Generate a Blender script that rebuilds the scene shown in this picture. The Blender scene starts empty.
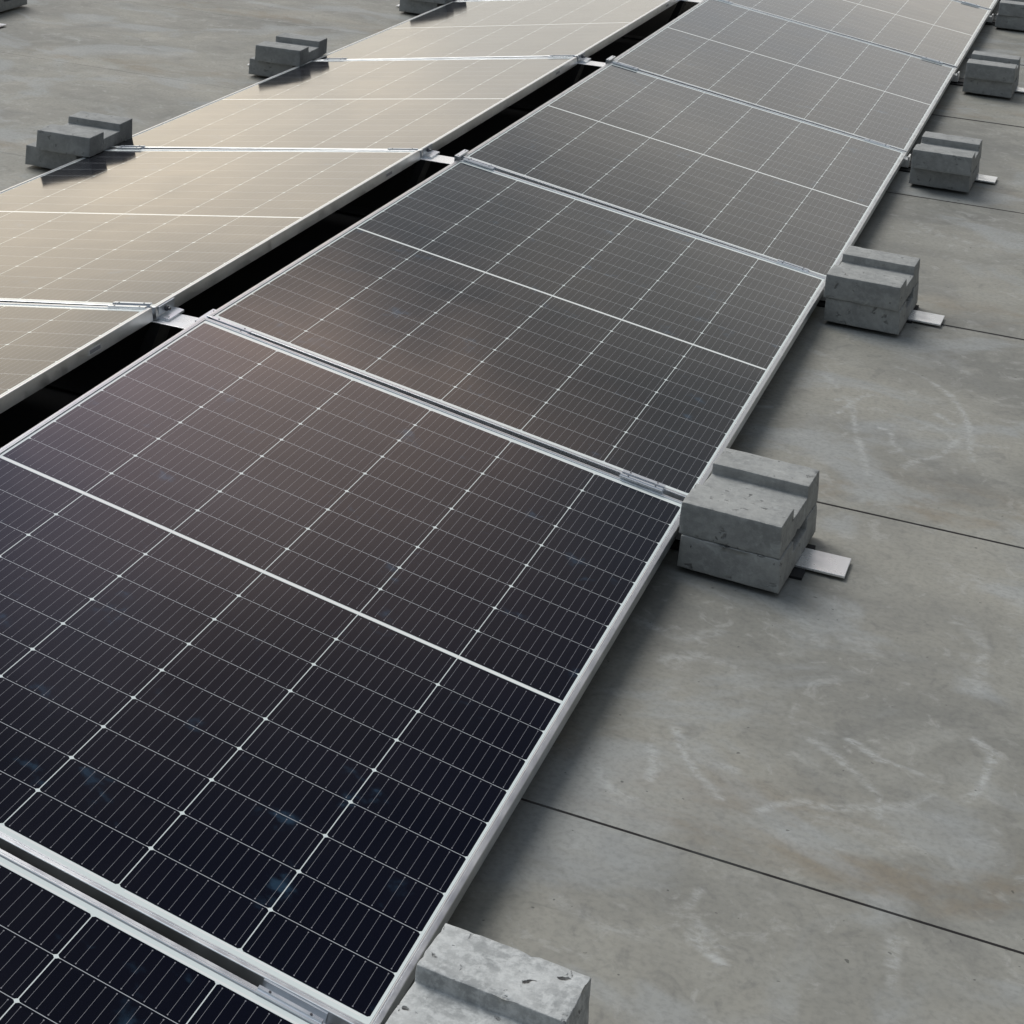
import bpy, bmesh, math, random
from mathutils import Vector, Matrix, noise
random.seed(7)
SC = bpy.context.scene
COL = SC.collection
Z0 = 0.252                      # height of the ridge edge above the roof
TR, TL = 0.1570, 0.1566         # slope of the right / left row
PITCH = 1.7543                  # one module plus the clamp gap
PW, PL = 1.134, 1.7370
GAP = 0.131                     # open gap along the ridge

# ------------------------------------------------------------------ camera
def make_camera():
    yaw, pitch, roll = -0.4410, -0.1652, 0.0509
    f, px, py = 1946.08, 235.03, -29.23
    F = Vector((math.sin(yaw)*math.cos(pitch), math.cos(yaw)*math.cos(pitch), math.sin(pitch)))
    R = Vector((math.cos(yaw), -math.sin(yaw), 0)); U = R.cross(F)
    R2 = R*math.cos(roll) + U*math.sin(roll); U2 = -R*math.sin(roll) + U*math.cos(roll)
    cd = bpy.data.cameras.new('camera'); co = bpy.data.objects.new('camera', cd); COL.objects.link(co)
    m = Matrix((R2, U2, -F)).transposed().to_4x4(); m.translation = Vector((1.8257, -2.9239, 1.5063+Z0))
    co.matrix_world = m
    cd.sensor_width = 36; cd.sensor_fit = 'HORIZONTAL'; cd.lens = f*36/1024
    cd.shift_x = (512-px)/1024; cd.shift_y = (py-512)/1024
    cd.clip_start = 0.05; cd.clip_end = 400
    SC.camera = co
make_camera()

# ------------------------------------------------------------------ node helpers
class NT:
    def __init__(s, nt): s.nt = nt
    def n(s, typ, **kw):
        nd = s.nt.nodes.new(typ)
        for k, v in kw.items(): setattr(nd, k, v)
        return nd
    def put(s, sock, v):
        if isinstance(v, bpy.types.NodeSocket): s.nt.links.new(v, sock)
        elif v is not None:
            if sock.type == 'RGBA' and not isinstance(v, (int, float)) and len(v) == 3: v = (*v, 1)
            sock.default_value = v
    def m(s, op, a, b=None, c=None, clamp=False):
        nd = s.n('ShaderNodeMath', operation=op, use_clamp=clamp)
        s.put(nd.inputs[0], a)
        if b is not None: s.put(nd.inputs[1], b)
        if c is not None: s.put(nd.inputs[2], c)
        return nd.outputs[0]
    def v(s, op, a, b=None, scale=None):
        nd = s.n('ShaderNodeVectorMath', operation=op)
        s.put(nd.inputs[0], a)
        if b is not None: s.put(nd.inputs[1], b)
        if scale is not None: s.put(nd.inputs['Scale'], scale)
        return nd.outputs['Value'] if op in ('DOT_PRODUCT', 'LENGTH', 'DISTANCE') else nd.outputs[0]
    def sep(s, a):
        nd = s.n('ShaderNodeSeparateXYZ'); s.put(nd.inputs[0], a); return nd.outputs
    def comb(s, x=0, y=0, z=0):
        nd = s.n('ShaderNodeCombineXYZ')
        for i, q in enumerate((x, y, z)): s.put(nd.inputs[i], q)
        return nd.outputs[0]
    def mix(s, f, a, b, blend='MIX'):
        nd = s.n('ShaderNodeMix', data_type='RGBA', blend_type=blend)
        s.put(nd.inputs[0], f); s.put(nd.inputs[6], a); s.put(nd.inputs[7], b)
        return nd.outputs[2]
    def noise(s, vec, scale=5, detail=3, rough=.5, dist=0.0, out=0):
        nd = s.n('ShaderNodeTexNoise'); s.put(nd.inputs['Vector'], vec)
        nd.inputs['Scale'].default_value = scale; nd.inputs['Detail'].default_value = detail
        nd.inputs['Roughness'].default_value = rough; nd.inputs['Distortion'].default_value = dist
        return nd.outputs[out]
    def step(s, v, lo, hi, a=0.0, b=1.0, smooth=True):
        nd = s.n('ShaderNodeMapRange', interpolation_type='SMOOTHSTEP' if smooth else 'LINEAR')
        s.put(nd.inputs[0], v)
        for i, q in enumerate((lo, hi, a, b)): s.put(nd.inputs[i+1], q)
        return nd.outputs[0]
    def ramp(s, f, stops):
        nd = s.n('ShaderNodeValToRGB'); s.put(nd.inputs[0], f)
        e = nd.color_ramp.elements
        while len(e) < len(stops): e.new(.5)
        for k, (p, c) in enumerate(stops): e[k].position = p; e[k].color = (*c, 1)
        return nd.outputs[0]
    def bump(s, h, strength=.3, dist=.002, nrm=None):
        nd = s.n('ShaderNodeBump'); s.put(nd.inputs['Height'], h)
        nd.inputs['Strength'].default_value = strength; nd.inputs['Distance'].default_value = dist
        if nrm is not None: s.put(nd.inputs['Normal'], nrm)
        return nd.outputs[0]

def mat(name):
    m = bpy.data.materials.new(name); m.use_nodes = True
    t = NT(m.node_tree)
    b = m.node_tree.nodes['Principled BSDF']
    return m, t, b

# ------------------------------------------------------------------ world: overcast with a blue opening
SUN_EL, SUN_AZ = math.radians(54), math.radians(-56)    # azimuth from +y towards +x
w = bpy.data.worlds.new('World'); SC.world = w; w.use_nodes = True
t = NT(w.node_tree); bg = w.node_tree.nodes['Background']
sky = t.n('ShaderNodeTexSky', sky_type='NISHITA'); sky.sun_disc = False
sky.sun_elevation = SUN_EL; sky.sun_rotation = SUN_AZ
d = t.v('NORMALIZE', t.n('ShaderNodeTexCoord').outputs['Generated'])
dx, dy, dz = t.sep(d)[0:3]
# sky texture behind the clouds (about 0.05 strength)
blue = t.v('SCALE', sky.outputs[0], scale=0.22)
# cloud radiance by height above the horizon, in units of ten (background strength 0.1)
prof = t.ramp(t.m('MAXIMUM', dz, 0.0), [(0.0, (.45, .44, .40)), (.12, (.58, .55, .495)), (.22, (.41, .41, .405)),
                                     (.38, (.165, .172, .172)), (.55, (.36, .36, .37)), (1.0, (.50, .52, .55))])
wv = t.v('MULTIPLY', d, (1.0, 1.0, 2.2))
n1 = t.noise(wv, 2.6, 5, .55, .3)
n2 = t.noise(wv, 7.0, 4, .6, .2)
cl = t.v('SCALE', prof, scale=22.0)
low = t.step(dz, .10, .30)      # near the horizon the cloud deck evens out
cl = t.v('SCALE', cl, scale=t.m('ADD', 1.0, t.m('MULTIPLY', low, t.step(n1, .32, .68, -.20, .20))))
cl = t.v('MULTIPLY', cl, t.mix(t.m('ADD', .5, t.m('MULTIPLY', t.step(low, 0.0, 1.0, .35, 1.0), t.step(n2, .42, .60, -.5, .5))), (.84, .87, .91), (1.14, 1.11, 1.06)))
front = t.step(t.m('ADD', dy, t.m('MULTIPLY', dx, .25)), -.65, .45, .40, 1.0)
cl = t.v('SCALE', cl, scale=front)
cl = t.v('SCALE', cl, scale=t.step(dx, .04, .52, 1.0, .30))
cl = t.v('MULTIPLY', cl, t.mix(t.step(dy, -.5, .6), (.84, .97, 1.12), (1.0, 1.0, 1.0)))
hole = t.v('DOT_PRODUCT', d, (math.sin(math.radians(-2))*math.cos(math.radians(56)), math.cos(math.radians(-2))*math.cos(math.radians(56)), math.sin(math.radians(56))))
hn = t.m('ADD', hole, t.m('MULTIPLY', t.m('SUBTRACT', n2, .5), .10))
hf = t.step(hn, .845, .955, 0.0, .97)
def dirv(el, az):
    el, az = math.radians(el), math.radians(az)
    return (math.sin(az)*math.cos(el), math.cos(az)*math.cos(el), math.sin(el))
wob = t.m('MULTIPLY', t.m('SUBTRACT', n2, .5), .05)
h2 = t.step(t.m('ADD', t.v('DOT_PRODUCT', d, dirv(38, 8)), wob), .925, .990, 0.0, .85)
hf = t.m('SUBTRACT', 1.0, t.m('MULTIPLY', t.m('SUBTRACT', 1.0, hf), t.m('SUBTRACT', 1.0, h2)))
# brighter, slightly brown cloud banks
b1 = t.step(t.m('ADD', t.v('DOT_PRODUCT', d, dirv(31.5, -14.5)), wob), .980, .998, 0.0, 1.0)
cl = t.v('MULTIPLY', cl, t.mix(b1, (1.0, 1.0, 1.0), (3.2, 2.55, 2.25)))
b2 = t.step(t.m('ADD', t.v('DOT_PRODUCT', d, dirv(13, -43)), wob), .90, .985, 0.0, 1.0)
cl = t.v('MULTIPLY', cl, t.mix(b2, (1.0, 1.0, 1.0), (1.52, 1.42, 1.28)))
b3 = t.step(t.v('DOT_PRODUCT', d, dirv(33, -30)), .970, .998)
cl = t.v('MULTIPLY', cl, t.mix(b3, (1.0, 1.0, 1.0), (.80, .87, 1.14)))
colr = t.mix(hf, cl, blue)
w.node_tree.links.new(colr, bg.inputs[0]); bg.inputs[1].default_value = 0.1

sl = bpy.data.lights.new('sun', 'SUN'); so = bpy.data.objects.new('sun', sl); COL.objects.link(so)
sl.energy = 2.35; sl.angle = math.radians(38); sl.color = (1.0, .975, .93)
sd = Vector((math.sin(SUN_AZ)*math.cos(SUN_EL), math.cos(SUN_AZ)*math.cos(SUN_EL), math.sin(SUN_EL)))
so.rotation_euler = sd.to_track_quat('Z', 'Y').to_euler(); so.location = sd*20

SC.view_settings.view_transform = 'Standard'; SC.view_settings.look = 'None'
SC.view_settings.exposure = 0.0; SC.view_settings.gamma = 1.0
SC.cycles.max_bounces = 6; SC.cycles.sample_clamp_indirect = 4
SC.cycles.use_denoising = True

# ------------------------------------------------------------------ materials
def m_aluminium(name, base=(.70, .72, .74), rough=.42, metallic=.55):
    m, t, b = mat(name)
    tc = t.n('ShaderNodeTexCoord').outputs['Object']
    n = t.noise(t.v('MULTIPLY', tc, (18, 18, 18)), 1.0, 3, .6)
    t.put(b.inputs['Base Color'], t.mix(t.step(n, .3, .75), base, tuple(c*.86 for c in base)))
    b.inputs['Metallic'].default_value = metallic
    t.put(b.inputs['Roughness'], t.step(n, .3, .7, rough-.06, rough+.08))
    return m
M_FRAME = m_aluminium('anodised_frame', (.74, .76, .78), .34, 1.0)
M_CLAMP = m_aluminium('clamp_aluminium', (.76, .80, .85), .30, .75)
M_RAIL = m_aluminium('rail_aluminium', (.92, .93, .94), .30, .7)
M_SHADE_METAL = m_aluminium('shade_black_metal', (.02, .02, .022), .6, .2)  # black colour stands in for the deep shade under the panels
M_BOLT = m_aluminium('dark_steel', (.12, .12, .13), .35, .8)

def plain(name, col, rough=.6, metallic=0.0):
    m, t, b = mat(name)
    tc = t.n('ShaderNodeTexCoord').outputs['Object']
    n = t.noise(tc, 60, 3)
    t.put(b.inputs['Base Color'], t.mix(n, col, tuple(c*.75 for c in col)))
    b.inputs['Roughness'].default_value = rough; b.inputs['Metallic'].default_value = metallic
    return m
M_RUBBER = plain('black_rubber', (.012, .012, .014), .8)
M_BACK = plain('black_backsheet', (.010, .010, .012), .5)
M_STICK = plain('sticker_white', (.75, .75, .75), .5)
M_PRINT = plain('sticker_print', (.28, .28, .30), .5)

def m_cells():
    m, t, b = mat('solar_cells')
    tc = t.n('ShaderNodeTexCoord').outputs['Object']
    x, y, z = t.sep(tc)[0:3]
    ax = t.m('ABSOLUTE', x); ay = t.m('ABSOLUTE', y)
    v = t.m('SUBTRACT', ay, .0071)
    def tri(a, p):    # distance to the nearest multiple of p
        q = t.m('FRACT', t.m('ADD', t.m('DIVIDE', a, p), .5))
        return t.m('MULTIPLY', t.m('ABSOLUTE', t.m('SUBTRACT', q, .5)), p)
    du = tri(x, .184); dv = tri(v, .093)
    gt = lambda a, c: t.m('GREATER_THAN', a, c)
    lt = lambda a, c: t.m('LESS_THAN', a, c)
    mul = lambda a, b_: t.m('MULTIPLY', a, b_)
    incol = lt(ax, .551); inrow = mul(gt(v, -.0021), lt(v, .8363))
    cell = mul(mul(gt(du, .00075), t.m('MAXIMUM', gt(dv, .00060), lt(v, .03))), mul(incol, inrow))
    cham = t.m('MAXIMUM', gt(t.m('ADD', du, dv), .0048), lt(v, .03))
    cell = mul(cell, cham)
    # busbars, ten per cell, with a solder dot at each end
    cu = t.m('SUBTRACT', t.m('MULTIPLY', t.m('FRACT', t.m('ADD', t.m('DIVIDE', x, .184), 4.0)), .184), .001)
    db = t.m('MULTIPLY', t.m('ABSOLUTE', t.m('SUBTRACT', t.m('FRACT', t.m('DIVIDE', cu, .0165454)), .5)), .0165454)
    bar = mul(lt(db, .00022), gt(dv, .0050))
    dot = mul(lt(db, .00085), mul(gt(dv, .0042), lt(dv, .0064)))
    wire = mul(t.m('MAXIMUM', bar, dot), cell)
    # string ribbons beyond the last row, with a break every second column
    rib = mul(mul(gt(v, .8378), lt(v, .8412)), gt(tri(t.m('ADD', x, .184), .368), .012))
    seal = t.m('MAXIMUM', gt(ax, PW/2-.0120), gt(ay, PL/2-.0120))
    # colours
    big = t.noise(tc, 2.2, 3, .6)
    celln = t.n('ShaderNodeTexWhiteNoise', noise_dimensions='2D')
    t.put(celln.inputs['Vector'], t.comb(t.m('FLOOR', t.m('DIVIDE', x, .184)), t.m('FLOOR', t.m('DIVIDE', y, .093))))
    ccol = t.mix(celln.outputs[0], (.0011, .0013, .0050), (.0022, .0022, .0068))
    # faint bluish residue spots and dust film
    sp = t.step(t.noise(tc, 9.0, 4, .62, .4), .66, .80)
    info = t.n('ShaderNodeObjectInfo')
    off = t.v('ADD', tc, t.comb(t.m('MULTIPLY', info.outputs['Random'], 31.0), 0, 0))
    sp = t.m('MULTIPLY', t.m('MULTIPLY', t.step(t.noise(off, 8.0, 4, .60, .3), .595, .72), t.step(t.noise(off, 26.0, 3, .6), .42, .62)), .75)
    ccol = t.mix(sp, ccol, (.022, .050, .085))
    # column gaps a little duller than the diamonds where they cross
    gapc = mul(mul(lt(du, .00075), gt(dv, .0052)), mul(incol, inrow))
    col = t.mix(cell, t.mix(gapc, (.70, .76, .75), (.66, .71, .70)), ccol)
    rowgap = mul(mul(lt(dv, .0006), gt(du, .006)), mul(incol, mul(gt(v, .01), lt(v, .830))))
    col = t.mix(rowgap, col, (.44, .46, .48))
    col = t.mix(mul(bar, cell), col, (.27, .27, .29))
    col = t.mix(mul(dot, cell), col, (.24, .24, .26))
    col = t.mix(mul(rib, incol), col, (.80, .81, .80))
    col = t.mix(mul(lt(ay, .0026), lt(ax, .548)), col, (.84, .84, .82))
    col = t.mix(seal, col, (.36, .38, .40))
    dust = t.step(big, .35, .75, .000, .0022)
    col = t.mix(dust, col, (.45, .42, .38))
    t.put(b.inputs['Base Color'], col)
    b.inputs['IOR'].default_value = 1.46
    t.put(b.inputs['Roughness'], t.step(t.noise(off, 3.0, 4, .6), .3, .7, .07, .13))
    h = t.noise(tc, 3.0, 2, .5)
    t.put(b.inputs['Normal'], t.bump(h, .25, .003))
    return m
M_CELLS = m_cells()

def m_concrete(name, a, c, seed, mott=1.0):
    m, t, b = mat(name)
    tc = t.n('ShaderNodeTexCoord').outputs['Object']
    info = t.n('ShaderNodeObjectInfo')
    p = t.v('ADD', tc, t.comb(t.m('MULTIPLY', info.outputs['Random'], 17.0), seed, 0))
    n1 = t.noise(p, 14, 5, .62, .3); n2 = t.noise(p, 70, 4, .65); n3 = t.noise(p, 260, 2, .6)
    col = t.mix(t.step(n1, .33, .68), a, c)
    col = t.mix(t.m('MULTIPLY', t.step(n2, .40, .66), .55*mott), col, tuple(q*1.28 for q in c))
    pit = t.step(t.noise(p, 48, 3, .55, .5), .62, .68)
    pitm = t.m('MULTIPLY', pit, t.step(n1, .42, .6))
    col = t.mix(t.m('MULTIPLY', pitm, .75*mott), col, (.05, .05, .05))
    bloom = t.step(t.noise(p, 22, 4, .6, 1.0), .58, .74)
    col = t.mix(t.m('MULTIPLY', bloom, .50*mott), col, (.56, .58, .57))
    t.put(b.inputs['Base Color'], col); b.inputs['Roughness'].default_value = .88
    b.inputs['Specular IOR Level'].default_value = .3
    h = t.m('ADD', t.m('ADD', t.m('MULTIPLY', n2, .6), t.m('MULTIPLY', n3, .35)), t.m('MULTIPLY', pitm, -1.2))
    t.put(b.inputs['Normal'], t.bump(h, .75, .003))
    return m
M_STONE = m_concrete('cast_concrete', (.255, .260, .256), (.33, .335, .325), 0, .75)
M_STONE_P = m_concrete('pale_cast_concrete', (.29, .30, .30), (.46, .47, .465), 9, 1.3)
M_STONE_D = m_concrete('dark_cast_concrete', (.245, .250, .246), (.325, .330, .324), 5, .45)

def m_roof():
    m, t, b = mat('roof_membrane')
    tc = t.n('ShaderNodeTexCoord').outputs['Object']
    x, y, z = t.sep(tc)[0:3]
    big = t.noise(t.v('MULTIPLY', tc, (1.0, 1.2, 1)), 1.3, 5, .6, .4)
    mid = t.noise(t.v('MULTIPLY', tc, (1.0, 1.25, 1)), 3.4, 5, .62, .8)
    fin = t.noise(tc, 90, 3, .6)
    col = t.mix(t.step(big, .32, .68), (.188, .188, .172), (.300, .292, .256))
    col = t.mix(t.m('MULTIPLY', t.step(mid, .50, .66), .60), col, (.300, .297, .268))
    fr = t.noise(t.v('MULTIPLY', tc, (1.1, 1.0, 1)), 13, 5, .68, 1.2)
    col = t.mix(t.m('MULTIPLY', t.step(fr, .55, .68), .42), col, (.38, .38, .36))
    col = t.mix(t.m('MULTIPLY', t.step(fr, .46, .32), .34), col, (.13, .13, .125))
    col = t.mix(t.m('MULTIPLY', t.step(t.noise(t.v('MULTIPLY', tc, (1.1, 1.3, 1)), 2.1, 4, .6, .6), .56, .76), .45), col, (.118, .122, .124))
    # ochre water marks on the far side of each seam
    ys = t.m('MULTIPLY', t.m('FRACT', t.m('DIVIDE', t.m('ADD', y, .17), 1.40)), 1.40)
    near = t.m('MULTIPLY', t.step(ys, .0, .05), t.step(ys, .12, .34, 1.0, 0.0))
    oc = t.m('MULTIPLY', near, t.step(t.noise(t.v('MULTIPLY', tc, (1.1, 1.8, 1)), 3.6, 5, .65, .7), .44, .66))
    col = t.mix(t.m('MULTIPLY', oc, .48), col, (.200, .158, .105))
    wash = t.noise(t.v('MULTIPLY', tc, (1.0, 1.15, 1)), 2.6, 5, .55, .8)
    col = t.mix(t.m('MULTIPLY', t.step(wash, .50, .64), .60), col, (.315, .330, .330))
    # rubbed pale scuffs
    sw = t.n('ShaderNodeTexWave', wave_type='RINGS', bands_direction='Z')
    t.put(sw.inputs['Vector'], t.v('ADD', tc, t.v('SCALE', t.noise(tc, 1.7, 3, .6, 0, 1), scale=1.1)))
    sw.inputs['Scale'].default_value = 1.6; sw.inputs['Distortion'].default_value = 5.0; sw.inputs['Detail'].default_value = 4
    sc = t.m('MULTIPLY', t.step(sw.outputs['Fac'], .80, .98), t.step(t.noise(tc, 2.8, 4, .7), .50, .66))
    sc = t.m('MULTIPLY', sc, t.step(t.noise(tc, 34, 4, .7), .35, .7))
    col = t.mix(t.m('MULTIPLY', sc, .42), col, (.42, .42, .40))
    at = t.n('ShaderNodeAttribute', attribute_name='chalk')
    ck = t.m('MULTIPLY', at.outputs['Fac'], t.step(t.noise(t.v('MULTIPLY', tc, (1.0, 1.8, 1)), 30, 5, .75, .6), .38, .60, .08, 1.0))
    col = t.mix(t.m('MULTIPLY', ck, .85), col, (.42, .43, .42))
    col = t.mix(t.m('MULTIPLY', t.step(fin, .40, .72), .26), col, (.10, .10, .10))
    spk = t.step(t.noise(tc, 55, 2, .4), .745, .775)
    col = t.mix(t.m('MULTIPLY', spk, .6), col, (.03, .03, .03))
    t.put(b.inputs['Base Color'], col)
    t.put(b.inputs['Roughness'], t.step(mid, .3, .7, .50, .68))
    b.inputs['Specular IOR Level'].default_value = .22
    h = t.m('ADD', t.m('MULTIPLY', big, 4.0), t.m('MULTIPLY', fin, .12))
    t.put(b.inputs['Normal'], t.bump(h, .35, .004))
    return m
M_ROOF = m_roof()
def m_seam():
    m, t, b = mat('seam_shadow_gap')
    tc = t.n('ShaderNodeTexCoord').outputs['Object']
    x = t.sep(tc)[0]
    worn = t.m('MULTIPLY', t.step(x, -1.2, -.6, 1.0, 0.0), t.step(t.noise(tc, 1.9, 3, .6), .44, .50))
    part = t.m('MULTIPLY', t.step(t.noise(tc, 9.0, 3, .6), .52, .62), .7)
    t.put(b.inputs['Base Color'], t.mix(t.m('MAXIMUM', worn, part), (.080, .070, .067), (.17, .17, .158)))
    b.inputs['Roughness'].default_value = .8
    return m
M_SEAM = m_seam()

# ------------------------------------------------------------------ object helpers
def link(name, bm, material, parent=None, smooth=False):
    me = bpy.data.meshes.new(name)
    bmesh.ops.recalc_face_normals(bm, faces=bm.faces)
    bm.to_mesh(me); bm.free()
    if smooth:
        for p in me.polygons: p.use_smooth = True
    me.materials.append(material)
    o = bpy.data.objects.new(name, me); COL.objects.link(o)
    if parent is not None: o.parent = parent
    return o
def thing(name, label, cat, group=None):
    o = bpy.data.objects.new(name, None); COL.objects.link(o); o.empty_display_size = .1
    o['label'] = label; o['category'] = cat
    if group: o['group'] = group
    return o
def box(bm, x0, x1, y0, y1, z0, z1, bev=0.0):
    r = bmesh.ops.create_cube(bm, size=1)
    for v in r['verts']:
        v.co = Vector(((x0+x1)/2+v.co.x*(x1-x0), (y0+y1)/2+v.co.y*(y1-y0), (z0+z1)/2+v.co.z*(z1-z0)))
    if bev:
        es = {e for v in r['verts'] for e in v.link_edges}
        bmesh.ops.bevel(bm, geom=list(es), offset=bev, segments=2, affect='EDGES', profile=.6)
def prism(bm, pts, axis, a, b_):
    """closed outline pts in the plane across `axis` ('x': (y,z), 'y': (x,z)), extruded a..b"""
    mk = (lambda p, q: (q, p[0], p[1])) if axis == 'x' else (lambda p, q: (p[0], q, p[1]))
    A = [bm.verts.new(mk(p, a)) for p in pts]; B = [bm.verts.new(mk(p, b_)) for p in pts]
    n = len(pts)
    for i in range(n): bm.faces.new((A[i], A[(i+1) % n], B[(i+1) % n], B[i]))
    bm.faces.new(A); bm.faces.new(B[::-1])
def cyl(bm, c, r, h, axis='z', seg=6):
    rot = {'z': Matrix(), 'x': Matrix.Rotation(math.pi/2, 4, 'Y'), 'y': Matrix.Rotation(math.pi/2, 4, 'X')}[axis]
    bmesh.ops.create_cone(bm, cap_ends=True, segments=seg, radius1=r, radius2=r, depth=h, matrix=Matrix.Translation(c) @ rot)
def copy_tree(o, parent=None):
    c = o.copy(); COL.objects.link(c); c.parent = parent
    for ch in list(o.children): copy_tree(ch, c)
    return c

# ------------------------------------------------------------------ roof: one sheet, lapped at each seam
STROKES = [[(1.261,1.868),(1.284,1.906),(1.308,1.823),(1.332,1.694),(1.366,1.565),(1.396,1.442)],[(1.279,1.782),(1.295,1.867),(1.315,1.926),(1.341,1.959)],[(1.382,1.74),(1.407,1.728),(1.423,1.655),(1.444,1.628),(1.423,1.602)],[(1.362,2.198),(1.411,2.18),(1.457,2.137),(1.508,2.066),(1.548,1.963),(1.575,1.849),(1.587,1.719),(1.6,1.648)],[(1.46,1.534),(1.49,1.591),(1.529,1.642),(1.544,1.705),(1.559,1.783)],[(1.46,1.534),(1.471,1.515)],[(1.469,1.781),(1.486,1.828),(1.523,1.802),(1.543,1.759)],[(1.496,1.907),(1.533,1.865)],[(1.209,2.032),(1.252,1.956),(1.23,2.005)],[(1.584,1.751),(1.637,1.771)],[(1.016,1.68),(1.126,1.729)],[(1.174,-.014),(1.189,-.051),(1.215,-.075),(1.249,-.077)],[(1.236,.086),(1.258,.031),(1.258,-.017)],[(1.263,.155),(1.298,.078),(1.33,.035),(1.371,-.006)],[(1.319,.084),(1.376,.084)],[(1.428,-.019),(1.452,.017),(1.486,.046),(1.531,.054),(1.587,.086),(1.636,.121),(1.675,.178)],[(1.472,.243),(1.514,.215),(1.564,.162),(1.597,.127),(1.602,.07)],[(1.529,.276),(1.582,.239),(1.677,.228)],[(1.717,.387),(1.751,.355),(1.738,.231),(1.72,.188)],[(1.39,-.303),(1.395,-.26)],[(1.405,-.37),(1.436,-.394),(1.459,-.412)],[(1.408,-.356),(1.444,-.385)],[(1.413,-.341),(1.46,-.376)],[(1.663,-.236),(1.675,-.337)],[(1.231,3.69),(1.295,3.573),(1.359,3.54)],[(1.374,3.55),(1.438,3.506),(1.525,3.541)],[(1.368,3.309),(1.415,3.282)],[(1.536,.02),(1.611,.019),(1.671,.01)],[(1.115,.501),(1.198,.465),(1.257,.534)],[(1.334,.611),(1.381,.661),(1.419,.597)],[(1.651,.825),(1.704,.726),(1.701,.563)],[(1.221,-.387),(1.287,-.413),(1.343,-.406)],[(1.191,.377),(1.243,.429),(1.318,.413)]]
def chalk(x, y):
    best = 0.0
    q = Vector((x, y))
    for k, s in enumerate(STROKES):
        if not (min(p[0] for p in s)-.05 < x < max(p[0] for p in s)+.05 and min(p[1] for p in s)-.05 < y < max(p[1] for p in s)+.05): continue
        wd = .007 + .008*(noise.noise(Vector((x*9, y*9, k)))+.4)
        wd = max(.0045, wd)
        if k >= 27: wd *= 2.0
        for a, b_ in zip(s, s[1:]):
            a = Vector(a); b_ = Vector(b_); u = b_-a
            tt = max(0, min(1, (q-a).dot(u)/u.length_squared))
            dd = (q-(a+u*tt)).length
            best = max(best, max(0, 1-(dd/wd)**2)*(.55 if k >= 27 else 1)*(.55+.9*abs(noise.noise(Vector((x*6+k, y*6, 3))))))
    return min(1, best)
SEAMS = [-0.17 + 1.40*i - (0.02 if i > 2 else 0) for i in range(-8, 16)]
def roof():
    def axis(parts):
        o = []
        for a, b_, s in parts:
            n = max(1, round((b_-a)/s)); o += [a+(b_-a)*i/n for i in range(n)]
        return o+[parts[-1][1]]
    xs = axis([(-60, -6, 9), (-6, -3, .5), (-3, 1.0, .25), (1.0, 1.85, .0065), (1.85, 4, .3), (4, 60, 8)])
    fine = set(axis([(-.8, 2.6, .0075), (2.6, 4.0, .03)]))
    ys = sorted(set(axis([(-60, -12, 8), (-12, -.8, .5)])) | fine | set(axis([(4.0, 12, .5), (12, 60, 8)])))
    cuts = []
    for s in SEAMS:
        ys = [y for y in ys if abs(y-s) > .006]
        cuts += [(s-.0011, 0), (s, 1)]
    ys = sorted([(y, 9) for y in ys]+cuts)
    bm = bmesh.new()
    lay = bm.verts.layers.float.new('chalk')
    rows = []
    for y, tag in ys:
        row = []
        # each strip laps over its neighbour: a 4 mm edge at every seam
        zz = 0.0
        for x in xs:
            s_off = .004*noise.noise(Vector((x*.7, y*.0+round(y), 5))) if tag != 9 else 0
            v = bm.verts.new((x, y+s_off, (-.0030 if x > -.9 else -.0005) if tag == 0 else 0))
            v[lay] = chalk(x, y) if 1.0 <= x <= 1.85 and -.8 < y < 4 else 0
            row.append(v)
        rows.append(row)
    for j in range(len(rows)-1):
        for i in range(len(xs)-1):
            f = bm.faces.new((rows[j][i], rows[j][i+1], rows[j+1][i+1], rows[j+1][i]))
            if ys[j][1] == 0 or ys[j+1][1] == 0 and ys[j+1][0]-ys[j][0] < .004: f.material_index = 1
    for f in bm.faces: f.smooth = False
    me = bpy.data.meshes.new('flat_roof'); bm.normal_update(); bm.to_mesh(me); bm.free()
    me.materials.append(M_ROOF); me.materials.append(M_SEAM)
    o = bpy.data.objects.new('flat_roof', me); COL.objects.link(o); o['kind'] = 'structure'
roof()

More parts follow.
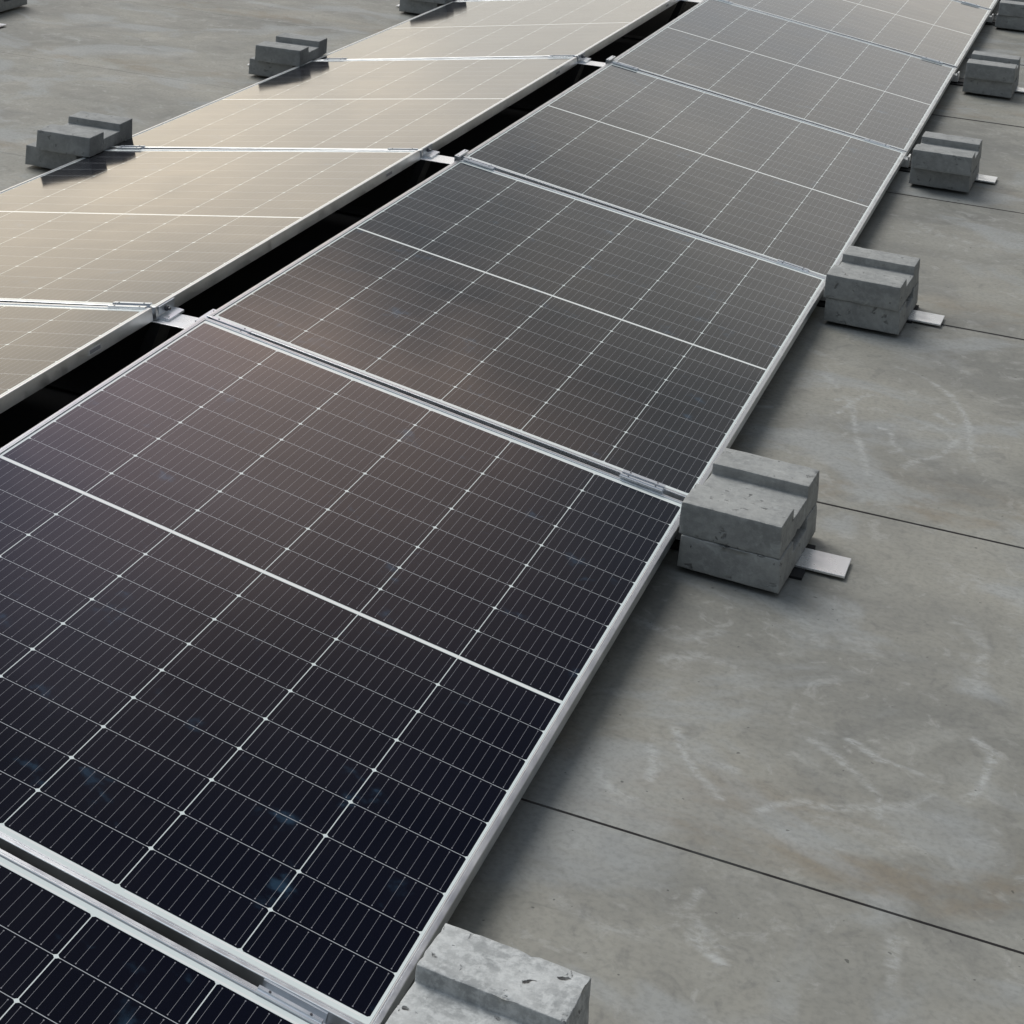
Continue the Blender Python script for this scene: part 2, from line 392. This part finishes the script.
# ------------------------------------------------------------------ solar panel
def ring_mesh(bm, prof):
    """prof: list of (inset from the outer edge, z), closed, swept round the module outline"""
    loops = []
    for dd, z in prof:
        hx, hy = PW/2-dd, PL/2-dd
        loops.append([bm.verts.new(c) for c in ((-hx, -hy, z), (hx, -hy, z), (hx, hy, z), (-hx, hy, z))])
    n = len(loops)
    for i in range(n):
        A, B = loops[i], loops[(i+1) % n]
        for k in range(4): bm.faces.new((A[k], A[(k+1) % 4], B[(k+1) % 4], B[k]))
def make_panel():
    root = thing('solar_panel', '', 'solar panel', 'solar panels of the two tilted rows')
    bm = bmesh.new()
    ring_mesh(bm, [(0, -.030), (0, -.0012), (.0004, -.0004), (.0012, 0), (.0062, 0), (.0066, -.0007), (.0072, -.0007), (.0076, 0), (.0098, 0), (.0105, -.0006), (.0105, -.0075), (.0018, -.0075), (.0018, -.0285), (.024, -.0285), (.024, -.030)])
    link('frame', bm, M_FRAME, root)
    bm = bmesh.new(); box(bm, -PW/2+.002, PW/2-.002, -PL/2+.002, PL/2-.002, -.0055, -.0020)
    link('glass_face', bm, M_CELLS, root)
    bm = bmesh.new(); box(bm, -PW/2+.002, PW/2-.002, -PL/2+.002, PL/2-.002, -.0072, -.0056)
    link('backsheet', bm, M_BACK, root)
    bm = bmesh.new(); box(bm, -.035, .035, -.02, .02, -.022, -.0073, .002)
    link('junction_box', bm, M_RUBBER, root)
    bm = bmesh.new(); box(bm, -PW/2-.0006, -PW/2-.0001, -.632, -.576, -.0225, -.0095)
    sb = link('sticker', bm, M_STICK, root)
    bm = bmesh.new(); box(bm, -PW/2-.0010, -PW/2-.0007, -.627, -.581, -.0200, -.0120)
    link('printed_field', bm, M_PRINT, sb)
    return root
HR = [.0036, .0046, -.0051, -.0044, .0016, 0, 0, 0]
HL = [-.0071, .0174, -.0037, -.0130, -.0025, .0006, 0, 0]
HLL = [0, 0, .0043, .0038, 0, 0, 0, 0]
def place_panel(o, side, k, xr=None, zr=Z0):
    """k: index along the row; side +1 slopes down to +x, -1 down to -x"""
    h = lambda q, j: q[j] if 0 <= j < len(q) else 0
    hr, hl = HR, (HL if side > 0 else HLL)
    T = TR if side > 0 else TL
    x0 = (0 if side > 0 else -GAP) if xr is None else xr
    use = xr is None
    zz = lambda q, j: h(q, j) if use else 0
    yn, yf = (k-1)*PITCH-PL/2, (k-1)*PITCH+PL/2
    cs, sn = math.cos(T), math.sin(T)
    A = Vector((x0, yn, zr+zz(hr, k-1))); B = Vector((x0, yf, zr+zz(hr, k)))
    Cc = Vector((x0+side*PW*cs, yn, zr-PW*sn+zz(hl, k-1))); D = Vector((x0+side*PW*cs, yf, zr-PW*sn+zz(hl, k)))
    c = (A+B+Cc+D)/4
    ex = ((Cc+D)-(A+B)).normalized(); ey = ((B+D)-(A+Cc)).normalized()
    if side < 0: ey = -ey
    ez = ex.cross(ey).normalized(); ey = ez.cross(ex)
    m = Matrix((ex, ey, ez)).transposed().to_4x4(); m.translation = c
    o.matrix_world = m
ORD = ['nearest', 'second', 'third', 'fourth', 'fifth', 'sixth', 'seventh']
RL = ['dark solar panel cut off by the bottom left corner, nearest of the right row',
      'near-black solar panel filling the lower left, largest in the picture',
      'brownish black solar panel in the middle of the picture, behind the largest one',
      'dark grey solar panel, third whole one of the right row',
      'grey solar panel with a clear middle line, fourth whole one of the right row',
      'pale grey solar panel at the top edge, second farthest of the right row',
      'farthest solar panel of the right row, a sliver at the top right corner']
LLb = ['unseen beige solar panel before the left row begins, outside the left edge',
       'beige solar panel at the left edge, nearest of the left row',
       'beige reflecting solar panel of the left row mirroring the nearest skewed stone stack',
       'beige solar panel of the left row between its first and second stacks',
       'pale beige solar panel touching the top edge, fourth visible of the left row',
       'farthest solar panel of the left row, beyond the last joint at the top edge']
proto = make_panel(); first = True
def new_panel(label):
    global first
    o = proto if first else copy_tree(proto)
    first = False
    o['label'] = label
    return o
for k in range(7): place_panel(new_panel(RL[k]), 1, k)
for k in range(1, 6): place_panel(new_panel(LLb[k]), -1, k)
# neighbouring array beyond the left edge: its low edge faces this one
XN = -3.20
for k, lb in ((3, 'solar panel of the neighbouring array before its visible stone stack, left of the picture'),
              (4, 'solar panel of the neighbouring array beyond the stone stack at the top left corner')):
    place_panel(new_panel(lb), 1, k, XN-PW*math.cos(TR), Z0)

# ------------------------------------------------------------------ support rail with feet and clamps, one per joint
def clamp_bm(x0, x1):
    bm = bmesh.new(); g = (PITCH-PL)/2
    pr = [(-g-.0105, .0002), (-g-.0105, .0034), (-g-.0075, .0034), (-g-.0065, .0024), (-g-.0045, .0024), (-g-.0035, .0044), (-g+.0020, .0044),
          (-g+.0020, -.020), (g-.0030, -.020), (g-.0030, .0030), (g+.0085, .0030), (g+.0085, .0002), (g-.0008, .0002), (g-.0008, -.0225),
          (-g+.0003, -.0225), (-g+.0003, .0002)]
    prism(bm, pr, 'x', x0, x1)
    return bm
def make_rail():
    root = thing('mounting_rail', '', 'mounting rail', 'mounting rails under the panel joints')
    for xa, xb in ((1.17, 1.430), (-1.561, -1.30)):
        bm = bmesh.new(); box(bm, xa, xb, -.008, .082, .0062, .0110, .0008)
        q = link('base_rail', bm, M_RAIL, root); q['end'] = 1
    bm = bmesh.new(); box(bm, -1.30, 1.17, .0, .074, .0064, .0105, .0008)  # middle stretch of the rail, its under-panel shade painted in as black
    link('shaded_rail_middle', bm, M_SHADE_METAL, root)
    for xa, xb in ((1.05, 1.355), (-1.50, -1.18), (-.25, .12)):
        bm = bmesh.new(); box(bm, xa, xb, -.050, .115, .0004, .0060, .001)
        link('rubber_mat', bm, M_RUBBER, root)
    # ridge support: two sloping legs under a flat bridge plate
    for xa, xb in ((-.20, -.125), (.065, -.010)):
        bm = bmesh.new()
        prism(bm, [(xa-.018, .0112), (xa+.018, .0112), (xb+.012, Z0-.0335), (xb-.012, Z0-.0335)], 'y', .006, .078)
        link('ridge_leg', bm, M_SHADE_METAL, root)
    bm = bmesh.new(); box(bm, -.150, .030, .000, .082, Z0-.0335, Z0-.0312, .0006)
    link('ridge_plate', bm, M_RAIL, root)
    # bracket bolted to the left frame side
    bm = bmesh.new()
    prism(bm, [(-GAP+.0006, Z0-.0310), (-GAP+.030, Z0-.0310), (-GAP+.030, Z0-.0255), (-GAP+.018, Z0-.0240), (-GAP+.0035, Z0-.0235), (-GAP+.0035, Z0-.0015), (-GAP+.0006, Z0-.0015)], 'y', .020, .098)
    br = link('side_bracket', bm, M_CLAMP, root)
    bm = bmesh.new(); cyl(bm, (-GAP+.0075, .052, Z0-.0125), .0065, .007, 'x', 6); cyl(bm, (-GAP+.013, .052, Z0-.0125), .0038, .008, 'x', 10)
    link('bolt', bm, M_BOLT, br)
    # hook over the right ridge edge
    bm = bmesh.new()
    prism(bm, [(-.0095, Z0-.028), (-.0075, Z0-.028), (-.0075, Z0+.0012), (.0045, Z0+.0004), (.0045, Z0+.0040), (-.0095, Z0+.0055)], 'y', -.030, .062)
    hk = link('ridge_hook', bm, M_CLAMP, root)
    bm = bmesh.new()
    bm.free()
    for yy in (-.018, .050):
        bm = bmesh.new(); cyl(bm, (-.002, yy, Z0+.0048), .0022, .0016, 'z', 8); link('screw', bm, M_BOLT, hk)
    # feet under the low edges, their tabs reach past the frame
    for sgn, xe in ((1, 1.121), (-1, -GAP-1.121)):
        bm = bmesh.new()
        a, b_ = sorted((xe-sgn*.09, xe+sgn*.014)); zt = Z0-PW*math.sin(TR)-.032
        pts = [(xe-sgn*.090, .0112), (xe+sgn*.010, .0112), (xe+sgn*.010, zt+.008), (xe+sgn*.0045, zt+.008), (xe+sgn*.0045, zt-.004), (xe-sgn*.060, zt+.0045), (xe-sgn*.090, zt+.0045-.006)]
        prism(bm, pts, 'y', -.022, .030)
        link('end_foot', bm, M_RAIL, root)
    # clamps over the joints of both rows
    for sgn, T, x0 in ((1, TR, 0.0), (-1, TL, -GAP)):
        for s0, s1 in ((.014, .112), (.982, 1.072)):
            bm = clamp_bm(s0, s1)
            c = link('mid_clamp', bm, M_CLAMP, root)
            c['row'] = sgn; c['s'] = s0
            for ss in (s0+.016, s1-.016):
                for yy, zz in ((-(PITCH-PL)/2-.0012, .0046), ((PITCH-PL)/2+.0040, .0032)):
                    bm = bmesh.new(); cyl(bm, (ss, yy, zz), .0019, .0012, 'z', 8); link('screw', bm, M_BOLT, c)
    return root
def place_rail(o, j):
    y = (j-.5)*PITCH
    o.location = (0, y, 0)
    h = lambda q: q[j] if 0 <= j < len(q) else 0
    for c in o.children:
        if 'end' in c and j >= 2: c.rotation_euler.z = math.radians(-1.5)
        if 'row' in c:
            sgn = c['row']; T = TR if sgn > 0 else TL
            hr, hl = h(HR), (h(HL) if sgn > 0 else h(HLL))
            Te = T-(hl-hr)/PW
            ex = Vector((sgn*math.cos(Te), 0, -math.sin(Te))); ey = Vector((0, 1, 0))
            ez = Vector((sgn*math.sin(Te), 0, math.cos(Te)))
            if sgn < 0: ey = Vector((0, 1, 0))
            m = Matrix((ex, ey, ez)).transposed().to_4x4()
            if sgn < 0:
                # keep a right-handed frame: turn the clamp end for end
                m = Matrix((ex, -ey, ez)).transposed().to_4x4()
            m.translation = Vector((0 if sgn > 0 else -GAP, 0, Z0+hr))
            c.matrix_local = m
RT = ['flat silver mounting rail under the joint at the bottom left, two clamps on its joint',
      'silver mounting rail with its white tip beside the closest whole stone stack',
      'silver mounting rail whose white tip sticks out beside the second whole right stone stack',
      'silver mounting rail whose tip shows right of the third whole stone stack',
      'silver mounting rail whose tip touches the right picture edge beside the fourth whole stack',
      'silver mounting rail at the top right corner under the farthest visible joint']
rail = make_rail()
rails = [rail]+[copy_tree(rail) for _ in range(5)]
for j, o in enumerate(rails):
    o['label'] = RT[j]; place_rail(o, j)
for o in rails:
    for c in o.children:
        for key in ('row', 's', 'end'):
            if key in c: del c[key]
# rail of the neighbouring array
nb = thing('mounting_rail', 'silver rail tip poking from under the stones at the top left corner', 'mounting rail', 'mounting rails under the panel joints')
nb.location = (XN-1.121, 2.5*PITCH+.06, 0)
bm = bmesh.new(); box(bm, 0, 1.515, -.045, .045, .0062, .0110, .0008); link('base_rail', bm, M_RAIL, nb)
bm = bmesh.new(); box(bm, 1.05, 1.40, -.085, .10, .0004, .0060, .001); link('rubber_mat', bm, M_RUBBER, nb)
bm = bmesh.new(); prism(bm, [(1.04, .0112), (1.135, .0112), (1.135, .058), (1.125, .058), (1.125, .036), (1.06, .046), (1.04, .044)], 'y', -.022, .03); link('end_foot', bm, M_RAIL, nb)

bm = bmesh.new(); box(bm, -.95, -.06, -1.6, 9.6, .0001, .0003)  # added black sheet, makes the gap under the ridge go dark
um = link('gap_shade_sheet', bm, M_RUBBER); um['label'] = 'black sheet added on the roof as painted shade in the gap under the ridge'; um['category'] = 'shade sheet'
# ------------------------------------------------------------------ concrete ballast stones
SL, SW, SH = .200, .322, .0662
def stone_mesh(seed, rough=1.0):
    def ax(bp, s):
        o = []
        for a, b_ in zip(bp, bp[1:]):
            n = max(1, round((b_-a)/s)); o += [a+(b_-a)*i/n for i in range(n)]
        return o+[bp[-1]]
    xs = ax([-SL/2, SL/2], .010); ys = ax([-SW/2, -SW/2+.103, SW/2-.097, SW/2], .010); zs = ax([0, SH-.024, SH], .010)
    g0, g1, gz = -SW/2+.103, SW/2-.097, SH-.024
    solid = lambda i, j, k: 0 <= i < len(xs)-1 and 0 <= j < len(ys)-1 and 0 <= k < len(zs)-1 and not (g0-1e-6 < (ys[j]+ys[j+1])/2 < g1+1e-6 and (zs[k]+zs[k+1])/2 > gz)
    bm = bmesh.new(); V = {}
    def vt(i, j, k):
        if (i, j, k) not in V: V[(i, j, k)] = bm.verts.new((xs[i], ys[j], zs[k]))
        return V[(i, j, k)]
    for i in range(len(xs)-1):
        for j in range(len(ys)-1):
            for k in range(len(zs)-1):
                if not solid(i, j, k): continue
                for (di, dj, dk), q in {(1,0,0): ((1,0,0),(1,1,0),(1,1,1),(1,0,1)), (-1,0,0): ((0,0,0),(0,0,1),(0,1,1),(0,1,0)),
                                        (0,1,0): ((0,1,0),(0,1,1),(1,1,1),(1,1,0)), (0,-1,0): ((0,0,0),(1,0,0),(1,0,1),(0,0,1)),
                                        (0,0,1): ((0,0,1),(1,0,1),(1,1,1),(0,1,1)), (0,0,-1): ((0,0,0),(0,1,0),(1,1,0),(1,0,0))}.items():
                    if not solid(i+di, j+dj, k+dk): bm.faces.new([vt(i+a, j+b_, k+c) for a, b_, c in q])
    bm.normal_update()
    sharp = [e for e in bm.edges if len(e.link_faces) == 2 and e.calc_face_angle(0) > .5]
    bmesh.ops.bevel(bm, geom=sharp, offset=.0014, segments=2, affect='EDGES', profile=.5)
    bm.normal_update()
    nv = Vector((seed*3.7, seed*1.3, seed*.7))
    for v in bm.verts:
        p = v.co.copy()
        # draft of the mould: slightly narrower at the top
        v.co.x *= 1-.02*(p.z/SH); 
        d1 = noise.noise_vector(p*14+nv)*.0008*rough
        d2 = noise.noise_vector(p*55+nv)*.0006*rough
        v.co += d1+d2
        # chipped arrises
        edge = sum((abs(abs(p.x)-SL/2) < .003, abs(abs(p.y)-SW/2) < .003 or abs(p.y-g0) < .003 and p.z > gz or abs(p.y-g1) < .003 and p.z > gz, abs(p.z-SH) < .003 or p.z < .003))
        if edge >= 2:
            q = noise.noise(p*38+nv*2)
            if q > .26: v.co -= v.normal*(q-.26)*.007*rough
        if v.co.z < 0: v.co.z = 0.0
    return bm
def stone(label, cx, cy, z, yaw, seed, material, rough=1.0, tilt=0.0):
    bm = stone_mesh(seed, rough)
    o = link('ballast_stone', bm, material, None, smooth=True)
    o.location = (cx, cy, z); o.rotation_euler = (tilt, 0, math.radians(yaw))
    o['label'] = label; o['category'] = 'ballast stone'; o['group'] = 'grooved concrete ballast stones'
    return o
B0 = .0116; U0 = B0+SH+.0008
ST = [ # label lower, label upper, lower (cx,cy,yaw), upper (cx,cy,yaw), material, roughness
 ('lower grey stone under the pitted pale one at the bottom edge', 'pale pitted concrete stone at the bottom edge, closest to the camera', (1.250, -.885, -3), (1.243, -.880, -3), M_STONE_P, 1.3),
 ('lower stone of the closest whole stack, mottled pale end face above the rail tip', 'upper stone of the closest whole stack, chipped wide step on top', (1.237, .889, -3), (1.233, .893, -3.5), M_STONE, 1.1),
 ('lower stone of the second whole right stack, small nick in its bottom edge', 'upper stone of the second whole right stack, smooth with a pale front arris', (1.244, 2.590, -2), (1.240, 2.585, -2.5), M_STONE, .8),
 ('lower dark stone of the third whole right stack', 'upper stone of the third whole right stack, two pale ribs on top', (1.263, 4.288, -1), (1.267, 4.250, -1), M_STONE_D, .7),
 ('lower dark stone of the fourth whole right stack near the right edge', 'upper stone of the fourth whole right stack, pale ribs near the right edge', (1.272, 6.070, -1), (1.274, 6.055, 0), M_STONE_D, .7),
 ('lower stone of the farthest right stack in the top right corner', 'upper stone of the farthest right stack, cut by the top edge', (1.258, 7.890, -1), (1.262, 7.885, 1), M_STONE_D, .7),
]
sd_ = 1
for ll, lu, a, b_, mt, rg in ST:
    stone(ll, a[0], a[1], B0, a[2], sd_, mt, rg); stone(lu, b_[0], b_[1], U0, b_[2], sd_+1, mt, rg); sd_ += 2
SLF = [
 ('lower dark stone of the nearest left stack, pushed out leftwards', 'upper stone of the nearest left stack, skewed on its partner beside the left row', (-1.378, 2.668, -.5), (-1.330, 2.645, 3), M_STONE_D, .8),
 ('lower dark stone of the second left stack, white rail tip behind it', 'upper stone of the second left stack with a raised far rib', (-1.375, 4.410, 0), (-1.345, 4.385, 3), M_STONE_D, .7),
 ('lower dark stone of the left stack cut by the top edge', 'upper stone of the left stack cut by the top edge', (-1.390, 6.190, 0), (-1.350, 6.170, 2), M_STONE_D, .7),
]
for ll, lu, a, b_, mt, rg in SLF:
    stone(ll, a[0], a[1], B0, a[2], sd_, mt, rg); stone(lu, b_[0], b_[1], U0, b_[2], sd_+1, mt, rg); sd_ += 2
stone('lower stone of the stack in the top left corner, above a pale rail tip', -3.085, 4.80, B0, 2, 51, M_STONE, .8)
stone('upper stone of the stack in the top left corner', -3.085, 4.79, U0, 4, 52, M_STONE, .8)
